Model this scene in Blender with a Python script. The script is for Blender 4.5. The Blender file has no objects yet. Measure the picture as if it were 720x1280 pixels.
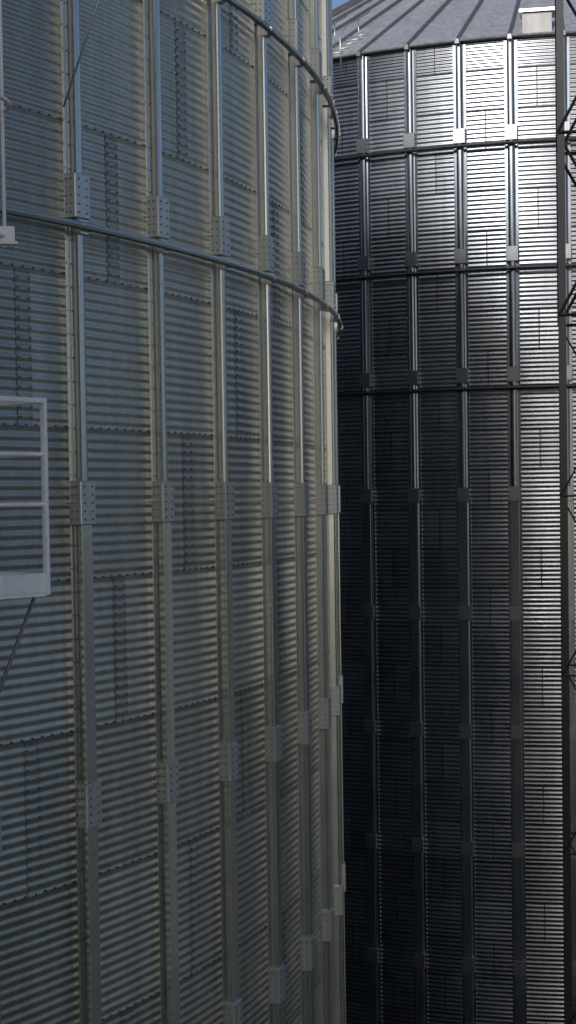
import bpy, math, random
import numpy as np
from mathutils import Vector, Matrix
random.seed(4); rng=np.random.default_rng(7)
R_=math.radians; PI=math.pi
col=bpy.context.scene.collection
CZ=14.0   # camera height above the ground

# ---------------------------------------------------------------- materials
def nt(name):
    m=bpy.data.materials.new(name); m.use_nodes=True
    return m,m.node_tree,m.node_tree.nodes['Principled BSDF']
def N(t,typ,**k):
    n=t.nodes.new(typ)
    for a,b in k.items(): setattr(n,a,b)
    return n
def galv(name,c,metal=.85,rough=.4,tint=.0,streak=.25,spang=.12,tone=(1,1,1)):
    m,t,b=nt(name); L=t.links.new
    tc=N(t,'ShaderNodeTexCoord')
    mp=N(t,'ShaderNodeMapping'); mp.inputs['Scale'].default_value=(5,5,.35); L(tc.outputs['Object'],mp.inputs[0])
    n1=N(t,'ShaderNodeTexNoise'); n1.inputs['Scale'].default_value=1.6; n1.inputs['Detail'].default_value=6; L(mp.outputs[0],n1.inputs[0])
    n2=N(t,'ShaderNodeTexVoronoi'); n2.inputs['Scale'].default_value=28; L(tc.outputs['Object'],n2.inputs[0])
    n3=N(t,'ShaderNodeTexNoise'); n3.inputs['Scale'].default_value=1.1; n3.inputs['Detail'].default_value=4; L(tc.outputs['Object'],n3.inputs[0])
    def mr(src,a,b_,lo=.3,hi=.7):
        r=N(t,'ShaderNodeMapRange'); r.inputs[1].default_value=lo; r.inputs[2].default_value=hi
        r.inputs[3].default_value=a; r.inputs[4].default_value=b_; L(src,r.inputs[0]); return r.outputs[0]
    def mul(a,b_):
        k=N(t,'ShaderNodeMath',operation='MULTIPLY'); L(a,k.inputs[0])
        if isinstance(b_,float): k.inputs[1].default_value=b_
        else: L(b_,k.inputs[1])
        return k.outputs[0]
    f=mul(mr(n1.outputs[0],1-streak,1+streak*.4),mr(n3.outputs[0],.95,1.04))
    sp=N(t,'ShaderNodeSeparateColor'); L(n2.outputs['Color'],sp.inputs[0])
    f=mul(f,mr(sp.outputs[0],1-spang,1+spang,0,1))
    if tint:
        at=N(t,'ShaderNodeAttribute',attribute_name='tint'); f=mul(f,at.outputs['Fac'])
    v=N(t,'ShaderNodeVectorMath',operation='SCALE'); v.inputs[0].default_value=(c*tone[0],c*tone[1],c*tone[2]); L(f,v.inputs[3])
    L(v.outputs[0],b.inputs['Base Color'])
    b.inputs['Metallic'].default_value=metal
    r=N(t,'ShaderNodeMath',operation='ADD'); L(mr(n3.outputs[0],-.03,.05),r.inputs[0]); r.inputs[1].default_value=rough
    L(r.outputs[0],b.inputs['Roughness'])
    return m
M={}
WT=(1.01,1.02,.91); ST=(.95,1.0,.95)
M['wall']=galv('galvanised_sheet',.42,.84,.35,1,.16,.05,WT)
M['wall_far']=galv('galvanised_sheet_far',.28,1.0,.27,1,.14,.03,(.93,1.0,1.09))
M['wall_dull']=galv('unseen_silo_sheet',.12,.5,.5,1,.14,.04,(.92,1,1.08))  # sheet of the added unseen silos, kept dark to dim their reflections
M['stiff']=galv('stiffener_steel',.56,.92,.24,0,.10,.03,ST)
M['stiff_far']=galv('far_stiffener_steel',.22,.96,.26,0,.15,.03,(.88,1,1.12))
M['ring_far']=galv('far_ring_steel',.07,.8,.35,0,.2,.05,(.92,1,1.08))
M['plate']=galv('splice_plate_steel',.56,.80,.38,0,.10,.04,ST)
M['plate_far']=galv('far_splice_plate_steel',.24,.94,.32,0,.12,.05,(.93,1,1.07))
M['brace']=galv('brace_steel',.22,.5,.5,0,.1,.05)
M['bolt']=galv('bolt_steel',.17,.7,.45,0,.1,.05)
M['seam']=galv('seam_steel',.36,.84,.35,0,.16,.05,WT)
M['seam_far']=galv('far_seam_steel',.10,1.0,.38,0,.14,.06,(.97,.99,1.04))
M['roof']=galv('roof_steel',.66,.55,.30,0,.30,.02,(.97,1,1.02))
M['rib']=galv('roof_rib_steel',.18,.6,.42,0,.2,.02,(1,1,1))
M['rail']=galv('rail_steel',.95,.0,.45,0,.14,.04,(.98,.98,.93))
M['dark']=galv('dark_steel',.010,.2,.5,0,.2,.05,(.9,1,1.1))
M['box']=galv('vent_steel',.28,.3,.5,0,.2,.05)
m,t,b=nt('gravel_ground'); tc=N(t,'ShaderNodeTexCoord'); n=N(t,'ShaderNodeTexNoise'); n.inputs['Scale'].default_value=.6; n.inputs['Detail'].default_value=12
t.links.new(tc.outputs['Object'],n.inputs[0]); cr=N(t,'ShaderNodeValToRGB'); cr.color_ramp.elements[0].position=.3; cr.color_ramp.elements[1].position=.7
cr.color_ramp.elements[0].color=(.040,.046,.050,1); cr.color_ramp.elements[1].color=(.08,.09,.095,1)
t.links.new(n.outputs[0],cr.inputs[0]); t.links.new(cr.outputs[0],b.inputs['Base Color']); b.inputs['Roughness'].default_value=.9
M['ground']=m

# ---------------------------------------------------------------- mesh helpers
class MB:
    def __init__(s): s.v=[]; s.f=[]
    def add(s,vs,fs):
        o=len(s.v); s.v+= [tuple(p) for p in vs]; s.f+=[tuple(i+o for i in f) for f in fs]
    def box(s,c,d,rz=0):
        cx,cy,cz=c; a,b_,h=d[0]/2,d[1]/2,d[2]/2; cs,sn=math.cos(rz),math.sin(rz)
        vs=[]
        for z in(-h,h):
            for x,y in((-a,-b_),(a,-b_),(a,b_),(-a,b_)): vs.append((cx+x*cs-y*sn,cy+x*sn+y*cs,cz+z))
        s.add(vs,[(3,2,1,0),(4,5,6,7),(0,1,5,4),(1,2,6,5),(2,3,7,6),(3,0,4,7)])
    def tube(s,pts,r,n=8,closed=False):
        pts=[Vector(p) for p in pts]; m_=len(pts); vs=[]; fs=[]
        for i,p in enumerate(pts):
            a=pts[(i-1)%m_] if (closed or i>0) else p; b_=pts[(i+1)%m_] if (closed or i<m_-1) else p
            d=(b_-a).normalized(); up=Vector((0,0,1)) if abs(d.z)<.9 else Vector((1,0,0))
            u=d.cross(up).normalized(); w=u.cross(d)
            for k in range(n):
                q=2*PI*k/n; vs.append(p+u*r*math.cos(q)+w*r*math.sin(q))
        for i in range(m_ if closed else m_-1):
            j=(i+1)%m_
            for k in range(n): fs.append((i*n+k,i*n+(k+1)%n,j*n+(k+1)%n,j*n+k))
        if not closed: fs+= [tuple(range(n))[::-1],tuple((m_-1)*n+k for k in range(n))]
        s.add(vs,fs)
    def bolt(s,p,nrm,r=.011,h=.01):
        p=Vector(p); nrm=Vector(nrm).normalized(); up=Vector((0,0,1)) if abs(nrm.z)<.9 else Vector((1,0,0))
        u=nrm.cross(up).normalized(); w=u.cross(nrm); vs=[]
        for hh,rr in((0,r),(h,r*.9)):
            for k in range(6):
                q=PI*k/3; vs.append(p+nrm*hh+u*rr*math.cos(q)+w*rr*math.sin(q))
        s.add(vs,[(k,(k+1)%6,6+(k+1)%6,6+k) for k in range(6)]+[(6,7,8,9,10,11)])
    def mesh(s,name,mat,smooth=False):
        me=bpy.data.meshes.new(name); me.from_pydata(s.v,[],s.f); me.materials.append(mat)
        if smooth: me.polygons.foreach_set('use_smooth',[True]*len(me.polygons))
        me.update(); return me
    def obj(s,name,mat,parent=None,smooth=False): return ob(name,s.mesh(name,mat,smooth),parent)
def ob(name,me,parent=None):
    o=bpy.data.objects.new(name,me); col.objects.link(o)
    if parent: o.parent=parent
    return o
def thing(name,loc,label,cat,rz=0,group=None):
    o=ob(name,None); o.location=loc; o.rotation_euler=(0,0,rz); o['label']=label; o['category']=cat
    if group:o['group']=group
    return o

# ---------------------------------------------------------------- silo parts (local frame: axis at the origin, z up from the ground)
def wall(parent,R,nst,th0,bounds,seam0,mat,pitch_n=13,amp=.0065,samp=6):
    nj=nst*2; dl=2*PI/nj; th=th0+np.arange(nj)*dl; cs,sn=np.cos(th),np.sin(th)
    V=[];F=[];T=[]; off=0
    for r in range(len(bounds)-1):
        z0,z1=bounds[r],bounds[r+1]; n=pitch_n*samp
        u=np.linspace(0,1,n+1); z=z0+(z1-z0)*u
        rad=R+amp*np.cos(2*PI*pitch_n*u)+.003*(1-u)
        z=np.concatenate([[z0],z]); rad=np.concatenate([[rad[0]-.006],rad])
        m_=len(z)
        P=np.stack([rad[:,None]*cs,rad[:,None]*sn,np.repeat(z[:,None],nj,1)],-1).reshape(-1,3)
        i=np.arange(m_-1)[:,None]*nj; j=np.arange(nj)[None,:]; jn=(j+1)%nj
        f=np.stack([i+j,i+jn,i+nj+jn,i+nj+j],-1).reshape(-1,4)+off
        seam=(r-seam0)%3                       # bay number of the sheet joint in this row
        sh=((np.arange(nj)-(2*seam+1))//6)
        tv=rng.uniform(.80,1.12,nst+9)
        T.append(np.tile(tv[sh],(m_-1,1)).reshape(-1))
        V.append(P);F.append(f);off+=len(P)
    V=np.concatenate(V);F=np.concatenate(F);T=np.concatenate(T)
    me=bpy.data.meshes.new('wall'); me.vertices.add(len(V)); me.vertices.foreach_set('co',V.ravel())
    me.loops.add(F.size); me.loops.foreach_set('vertex_index',F.ravel().astype(np.int32))
    me.polygons.add(len(F)); me.polygons.foreach_set('loop_start',np.arange(0,F.size,4,dtype=np.int32))
    me.update(calc_edges=True)
    me.polygons.foreach_set('use_smooth',np.ones(len(F),bool))
    a=me.attributes.new('tint','FLOAT','FACE'); a.data.foreach_set('value',T.astype(np.float32))
    me.materials.append(mat); me.validate(); return ob('wall',me,parent)

def seams(parent,R,nst,th0,bounds,seam0,bays,pitch_n,amp,big,mat):
    """lapped vertical joints (corrugated strips) and the bolts along all joints"""
    st=MB(); bo=MB(); dl=2*PI/nst; hw=(.070 if big else .014)/R; up=.0025 if big else .0012
    for r in range(len(bounds)-1):
        z0,z1=bounds[r],bounds[r+1]
        for b_ in bays:
            if (b_-(r-seam0))%3==0:
                a=th0+(b_+.5)*dl; n=pitch_n*6; vs=[];fs=[]
                for k in range(n+1):
                    u=k/n; z=z0+.004+(z1-z0-.008)*u; rad=R+amp*math.cos(2*PI*pitch_n*u)+.003*(1-u)+up
                    for aa in (-hw,hw):
                        vs.append((rad*math.cos(a+aa),rad*math.sin(a+aa),z))
                    if k<n: fs.append((k*2,k*2+1,k*2+3,k*2+2))
                st.add(vs,fs)
                if big:
                    for k in range(1,pitch_n):
                        z=z0+(z1-z0)*k/pitch_n
                        for aa in (-.72,.72):
                            q=a+aa*hw; n_=(math.cos(q),math.sin(q),0)
                            bo.bolt(((R+amp+.002)*n_[0],(R+amp+.002)*n_[1],z),n_,.0075,.007)
            if big:
                for k in range(1,10):
                    q=th0+(b_+k/10)*dl; n_=(math.cos(q),math.sin(q),0)
                    bo.bolt(((R+amp+.0025)*n_[0],(R+amp+.0025)*n_[1],z0+.012),n_,.0075,.007)
    o=st.obj('seam_strip',mat,parent,True); o['kind']='stuff'
    if big:
        o=bo.obj('sheet_bolt',M['bolt'],parent); o['kind']='stuff'

def prof(kind,s=1):
    if kind==0: h=[(-.082,-.012),(-.082,.024),(-.077,.024),(-.075,.014),(-.049,.014),(-.034,.020),(-.032,.066),(-.034,.078),(-.030,.088),(-.018,.094),(-.006,.096)]
    else: h=[(-.088,-.012),(-.088,.026),(-.083,.026),(-.080,.014),(-.056,.014),(-.040,.020),(-.037,.074),(-.054,.086),(-.054,.096),(-.050,.099),(-.036,.099)]
    p=h+[(-y,r) for y,r in h[::-1]]
    return [(y*s,r*(.5+.5*s)) for y,r in p]
def stiffener_mesh(R,z0,z1,cuts,zc,bolts,mat,s):
    mb=MB(); zs=[z0]+[c for c in cuts if z0<c<z1]+[z1]
    for a,b_ in zip(zs[:-1],zs[1:]):
        p=prof(0 if (a+b_)/2>zc else 1,s); vs=[]; n=len(p)
        for z in (a+.004,b_-.004):
            for y,r in p: vs.append((R+r,y,z))
        mb.add(vs,[(k,k+1,n+k+1,n+k) for k in range(n-1)]+[tuple(range(n)),tuple(range(2*n-1,n-1,-1))])
    nf=len(mb.f)
    if bolts:
        z=z0+.07
        while z<z1:
            for q in(-1,1): mb.bolt((R+.014,q*.066,z),(1,0,0),.007,.007)
            z+=.154
    me=mb.mesh('stiffener',mat); me.materials.append(M['bolt'])
    me.polygons.foreach_set('material_index',[0]*nf+[1]*(len(me.polygons)-nf))
    return me
def plate_mesh(R,mat,s,h=.29):
    mb=MB(); w=.078*s; d=.114*(.5+.5*s); p=[(-w,.018),(-w,d-.006),(-w+.006,d),(w-.006,d),(w,d-.006),(w,.018)]; n=6; e=.006; vs=[]
    for z,sh in((-h/2,e),(-h/2+e,0),(h/2-e,0),(h/2,e)):
        for y,r in p: vs.append((R+r-(sh if r>.05 else 0),y*(1-sh*8),z))
    fs=[]
    for i in range(3): fs+=[(i*n+k,i*n+k+1,(i+1)*n+k+1,(i+1)*n+k) for k in range(n-1)]
    fs+=[tuple(range(n)),tuple(range(4*n-1,3*n-1,-1))]
    mb.add(vs,fs); nf=len(mb.f)
    for k in range(5):
        z=(k-2)*.054
        for y in(-.040*s,.040*s): mb.bolt((R+d,y,z),(1,0,0),.0065,.006)
        for q in(-1,1):
            for r in (.04,.078): mb.bolt((R+r,q*w,z),(0,q,0),.0065,.006)
    me=mb.mesh('splice_plate',mat); me.materials.append(M['bolt'])
    me.polygons.foreach_set('material_index',[0]*nf+[1]*(len(me.polygons)-nf)); return me
def ring(parent,R,z,nst,th0,mat,s):
    mb=MB(); rr=R+.134*(.5+.5*s); mb.tube([(rr*math.cos(th0+2*PI*k/(nst*2)),rr*math.sin(th0+2*PI*k/(nst*2)),z) for k in range(nst*2)],.027*min(s,1.35),10,True)
    for k in range(nst):
        a=th0+2*PI*k/nst; c,q=math.cos(a),math.sin(a)
        mb.tube([(rr*c+q*.05,rr*q-c*.05,z),(rr*c-q*.05,rr*q+c*.05,z)],.031*min(s,1.35),10)
        mb.box(((rr-.035)*c,(rr-.035)*q,z),(.05,.08,.09),a)
    return mb.obj('wind_ring',mat,parent,False)
def roof(parent,R,ze,slope,nrib,th0):
    mb=MB(); n=nrib*2; Ro=R+.16; r1=1.0; H=(Ro-r1)*math.tan(slope)
    def ringpts(r,z): return [(r*math.cos(th0+2*PI*k/n),r*math.sin(th0+2*PI*k/n),z) for k in range(n)]
    lv=[(R-.02,ze-.02),(Ro-.02,ze-.025),(Ro,ze)]+[(Ro+(r1-Ro)*k/6,ze+H*k/6) for k in range(1,7)]+[(r1,ze+H+.5),(.05,ze+H+.8)]
    vs=[];fs=[]
    for r,z in lv: vs+=ringpts(r,z)
    for i in range(len(lv)-1):
        for k in range(n): fs.append((i*n+k,i*n+(k+1)%n,(i+1)*n+(k+1)%n,(i+1)*n+k))
    mb.add(vs,fs); o=mb.obj('roof',M['roof'],parent)
    rb=MB(); hw=.045; hh=.09
    for k in range(nrib):
        a=th0+2*PI*(k)/nrib; c,s=math.cos(a),math.sin(a)
        r_in=r1 if k%2==0 else 4.5
        zi=ze+(Ro-r_in)*math.tan(slope); vs=[]
        for r,z in((Ro+.08,ze-.09),(r_in,zi)):
            for y,dz in((-hw,0),(-hw*.7,hh),(hw*.7,hh),(hw,0)): vs.append((r*c-y*s,r*s+y*c,z+dz))
        rb.add(vs,[(0,1,5,4),(1,2,6,5),(2,3,7,6),(0,3,2,1)])
    rb.obj('roof_rib',M['rib'],o)['kind']='stuff'
    return o

def silo(loc,label,R,nst,th0,bounds,seam0,cuts,zc,ze,rings,sect,vis,zvis,mats,big,pn,amp,s,samp=6):
    t=thing('grain_silo',loc,label,'silo')
    mw,ms,mp_,mr_,mse=[M[k] for k in mats]
    wall(t,R,nst,th0,bounds,seam0,mw,pn,amp,samp)
    seams(t,R,nst,th0,bounds,seam0,range(sect[0]-1,sect[1]+1),pn,amp,big,mse)
    sm=stiffener_mesh(R,.1,ze-.06,cuts,zc,big,ms,s); pm=plate_mesh(R,mp_,s); rest=MB()
    for k in range(sect[0],sect[1]+1):
        a=th0+2*PI*k/nst
        st=ob('stiffener',sm,t); st.rotation_euler=(0,0,a)
        for c in cuts:
            if .3<c<ze-.3:
                if vis[0]<=k<=vis[1] and zvis[0]<c<zvis[1]:
                    p=ob('splice_plate',pm,st); p.location=(0,0,c)
                else:
                    cs,sn=math.cos(a),math.sin(a)
                    rest.add([(v.co.x*cs-v.co.y*sn,v.co.x*sn+v.co.y*cs,v.co.z+c) for v in list(pm.vertices)[:24]],[tuple(p.vertices) for p in list(pm.polygons)[:17]])
    if rest.v: rest.obj('splice_plate',mp_,t)['kind']='stuff'
    for z in rings: ring(t,R,z,nst,th0,mr_,s)
    roof(t,R,ze,R_(30),nst,th0)
    return t

# near silo on the left
EAL=CZ+9.6
bL=[.05]+[k+.49 for k in range(0,23)]+[EAL]
rA=bL.index(15.49)
near=silo((-12.17,17.15,0),'nearer corrugated grain silo filling the left half, with large bolted splice plates',
     12.62,84,R_(-31.42),bL,rA%3,[CZ+2*k for k in range(-6,5)],CZ,EAL,[CZ+1.8+2*k for k in range(0,4)],(-3,13),(-1,8),(CZ-6,CZ+5),
     ('wall','stiff','plate','stiff','seam'),True,16,.0038,1.0)
# far silo on the right
bR=sorted([CZ+6.77+.777*k for k in range(-26,3)]+[.05,CZ+8.9]); bR=[z for z in bR if z>=.05]
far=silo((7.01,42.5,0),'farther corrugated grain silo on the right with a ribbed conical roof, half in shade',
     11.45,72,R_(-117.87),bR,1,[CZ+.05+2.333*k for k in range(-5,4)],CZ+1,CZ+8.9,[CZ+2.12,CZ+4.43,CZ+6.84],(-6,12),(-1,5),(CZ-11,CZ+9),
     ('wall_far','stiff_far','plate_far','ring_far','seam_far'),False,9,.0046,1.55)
# silos added out of view to throw shade and reflections onto the two above
def outside(loc,label,top):
    zs=[.05]+[k+.49 for k in range(0,int(top-.6))]+[top]
    silo(loc,label,12.62,84,0,zs,0,[],CZ,top,[CZ+1.8+2*k for k in range(0,3)],(0,0),(0,0),(0,0),
     ('wall_dull','stiff_far','plate_far','ring_far','seam_far'),False,10,.0052,1.0,2)
outside((-14.5,-15.5,0),'added unseen corrugated silo behind the viewpoint, casting shade on the two visible silos',CZ+12.5)
outside((-19.5,48.5,0),'added corrugated silo hidden behind the near one, blocking sky light from the gap',CZ+17)
outside((36,40,0),'added unseen corrugated silo past the lattice tower, darkening reflections in the near silo',CZ+6)

# diagonal tie rod on the near silo
mb=MB(); mb.tube([(-1.33+12.17,9.86-17.15,CZ+2.42),(-1.0+12.17,10.1-17.15,CZ+3.5),(-.45+12.17,10.5-17.15,CZ+5.3)],.007,8)
mb.obj('tie_rod',M['plate'],near,True)

# ---------------------------------------------------------------- vent box on the far roof
az=R_(-90-10.3); rr=11.61-.26
bx=thing('roof_vent',(7.01+rr*math.cos(az),42.5+rr*math.sin(az),CZ+8.9+.26*math.tan(R_(30))-.16),'pale boxy metal vent with a flat lid at the eave of the far conical roof','roof vent',az)
mb=MB(); mb.box((0,0,.20),(.38,.56,.46)); mb.obj('housing',M['box'],bx)
mb=MB(); mb.box((0,0,.46),(.50,.68,.06)); mb.obj('lid',M['roof'],bx)

# roof handrail by the far eave
az=R_(-90-31.5)
rl=thing('roof_handrail',(7.01+11.6*math.cos(az),42.5+11.6*math.sin(az),CZ+8.9),'short bent steel handrail at the eave of the far roof, beside the near silo edge','handrail',az)
for dy in (-.28,.28):
    mb=MB(); mb.tube([(-.05,dy,-.3),(-.02,dy,.4),(-.25,dy,.65),(-1.3,dy,1.2)],.016,8); mb.tube([(-.8,dy,.45),(-.8,dy,.95)],.014,8); mb.obj('rail',M['plate'],rl,True)
for k in range(5):
    mb=MB(); mb.tube([(-.15-k*.26,-.28,.12+k*.15),(-.15-k*.26,.28,.12+k*.15)],.012,6); mb.obj('rung',M['plate'],rl,True)

# ---------------------------------------------------------------- platform and caged ladder on the near silo
cxL,cyL=-12.17,17.15
def pl(phi,r,z): return (cxL+r*math.cos(R_(-phi)),cyL+r*math.sin(R_(-phi)),CZ+z)
plat=thing('ladder_platform',pl(39,12.9,-.6),'galvanised rest platform with guard rails and toe board at the left edge of the photo','platform')
pinv=Vector(plat.location)
def rel(p): return tuple(Vector(p)-pinv)
PA=36.0
c0=pl(PA,13.3,0); c1=pl(42.5,13.3,0); w0=pl(PA,12.72,0); w1=pl(42.5,12.72,0)
def at(p,z): return rel((p[0],p[1],CZ+z))
for p in (c0,c1,w0,w1):
    mb=MB(); mb.box(at(p,.035),(.028,.028,1.13),R_(-36)); mb.obj('post',M['rail'],plat)
for z,r in((.585,.017),(.285,.013),(-.005,.013)):
    mb=MB()
    if z>.5:
        for a,b_ in((c0,c1),(w0,c0)):
            mid=[(a[i]+b_[i])/2 for i in range(3)]; d=Vector(b_)-Vector(a)
            mb.box(at(mid,z+.014),(d.length+.03,.03,.028),math.atan2(d.y,d.x))
    else: mb.tube([at(w0,z),at(c0,z)],r,8); mb.tube([at(c0,z),at(c1,z)],r,8)
    mb.obj('guard_rail',M['rail'],plat)
mb=MB()
for a,b_ in((c0,c1),(w0,c0)):
    mid=[(a[i]+b_[i])/2 for i in range(3)]; d=Vector(b_)-Vector(a)
    mb.box(at(mid,-.46),(d.length+.03,.006,.11),math.atan2(d.y,d.x))
    nx_=Vector((d.y,-d.x,0)).normalized()
    for k in range(5):
        f=(k+.5)/5; mb.bolt(Vector(at([a[i]+(b_[i]-a[i])*f for i in range(3)],-.47))+nx_*.003,nx_,.010,.010)
mb.obj('toe_board',M['rail'],plat)
mb=MB(); vs=[]
for z in(-.517,-.540):
    for p in (w0,c0,c1,w1): vs.append(at(p,z))
mb.add(vs,[(0,1,2,3),(7,6,5,4),(0,4,5,1),(1,5,6,2),(2,6,7,3),(3,7,4,0)]); mb.obj('deck',M['rail'],plat)
for a_,b_ in ((36.25,37.2),(41.6,41.8)):
    mb=MB(); mb.tube([rel(pl(a_,13.25,-.55)),rel(pl(b_,12.72,-1.9))],.011,8); mb.obj('bracket',M['brace'],plat,True)

lad=thing('caged_ladder',pl(38.6,12.9,-13.9),'galvanised caged ladder fixed to the near silo wall at the far left edge','ladder')
linv=Vector(lad.location)
pc=pl(38.6,13.0,0); tx,ty=-math.sin(R_(38.6)),-math.cos(R_(38.6)); nx,ny=math.cos(R_(38.6)),-math.sin(R_(38.6))
def lp(u,w,z): return (pc[0]+tx*u+nx*w-linv.x,pc[1]+ty*u+ny*w-linv.y,CZ+z-linv.z)
for s in(-1,1):
    mb=MB(); mb.tube([lp(s*.21,-.1,-13.9),lp(s*.21,-.1,9.4)],.02,8); mb.obj('stile',M['rail'],lad,True)
mb=MB(); mb.tube([lp(-.21,-.1,0),lp(.21,-.1,0)],.012,6); rme=mb.mesh('rung',M['rail'],True)
for k in range(82):
    o=ob('rung',rme,lad); o.location=(0,0,-13.6+.28*k)
for k in range(11):
    mb=MB(); mb.tube([lp(.36*math.cos(q),.18+.36*math.sin(q),1.47+.75*k) for q in np.linspace(-.85,PI+.85,26)],.013,6); mb.obj('cage_hoop',M['rail'],lad,True)
for q in (-.5,.35,PI/2,PI-.35,PI+.5):
    mb=MB(); mb.tube([lp(.345*math.cos(q),.18+.345*math.sin(q),1.45),lp(.345*math.cos(q),.18+.345*math.sin(q),9.2)],.011,6); mb.obj('cage_bar',M['rail'],lad)
mb=MB(); p=lp(-.13,.50,1.48); mb.box(p,(.13,.05,.08),R_(8)); mb.box((p[0],p[1],p[2]-.05),(.16,.07,.016),R_(8)); mb.obj('cage_bracket',M['rail'],lad)

# ---------------------------------------------------------------- lattice tower at the right edge
tw=thing('lattice_tower',(4.10,24.0,0),'dark steel lattice tower rising at the right edge in front of the far silo','tower',R_(-9.8))
S=1.5; Ht=27.0; ph=2.7; npn=int(Ht/ph)
for x in(0,S):
    for y in(0,S):
        sx=1 if x==0 else -1; sy=1 if y==0 else -1
        mb=MB(); mb.box((x+sx*.05,y,Ht/2),(.11,.014,Ht)); mb.box((x,y+sy*.058,Ht/2),(.014,.10,Ht)); mb.obj('leg',M['dark'],tw)
faces=[((0,0),(S,0)),((S,0),(S,S)),((S,S),(0,S)),((0,S),(0,0))]
for k in range(npn):
    z0=.5+k*ph
    hi=z0>CZ+1; rb_=.026 if hi else .015
    for i,(a,b_) in enumerate(faces):
        mb=MB(); mb.tube([(a[0],a[1],z0),(b_[0],b_[1],z0)],rb_+.002,6); mb.obj('cross_bar',M['dark'],tw)
        mb=MB(); mb.tube([(a[0],a[1],z0),(b_[0],b_[1],z0+ph)] if i%2==0 else [(b_[0],b_[1],z0),(a[0],a[1],z0+ph)],rb_,6)
        if hi: mb.tube([(b_[0],b_[1]+.03,z0),(a[0],a[1]+.03,z0+ph)] if i%2==0 else [(a[0],a[1]+.03,z0),(b_[0],b_[1]+.03,z0+ph)],.026,6)
        mb.obj('diagonal_brace',M['dark'],tw)

# ---------------------------------------------------------------- ground
mb=MB(); g=3000
mb.add([(-g,-g,0),(g,-g,0),(g,g,0),(-g,g,0)],[(0,1,2,3)]); o=mb.obj('ground',M['ground']); o['kind']='structure'

# ---------------------------------------------------------------- light
U=R_(69); EL=R_(22)                       # light travels along U (from +x), falling at EL
d=Vector((math.cos(U)*math.cos(EL),math.sin(U)*math.cos(EL),-math.sin(EL)))
sl=bpy.data.lights.new('sun','SUN'); sl.energy=2.6; sl.angle=R_(13); sl.color=(1,.985,.975)
so=bpy.data.objects.new('sun',sl); col.objects.link(so); so.rotation_euler=d.to_track_quat('-Z','Y').to_euler()
w=bpy.data.worlds.new('World'); bpy.context.scene.world=w; w.use_nodes=True
sk=w.node_tree.nodes.new('ShaderNodeTexSky'); sk.sky_type='NISHITA'; sk.sun_disc=False; sk.sun_elevation=EL
ts=-d; sk.sun_rotation=math.atan2(ts.x,ts.y); sk.air_density=.55; sk.dust_density=2.0; sk.ozone_density=.6
bg=w.node_tree.nodes['Background']; bg.inputs[1].default_value=.13; w.node_tree.links.new(sk.outputs[0],bg.inputs[0])

# ---------------------------------------------------------------- camera
cam=bpy.data.cameras.new('camera'); co=bpy.data.objects.new('camera',cam); col.objects.link(co)
cam.sensor_fit='HORIZONTAL'; cam.sensor_width=36; cam.lens=100; cam.clip_end=8000; cam.shift_y=.0762
base=Matrix.Rotation(R_(90-2.0),4,'X')@Matrix.Rotation(R_(-.85),4,'Z')
co.matrix_world=Matrix.Translation((0,0,CZ))@base
sc=bpy.context.scene; sc.camera=co
sc.view_settings.view_transform='Standard'; sc.view_settings.look='None'; sc.view_settings.exposure=0
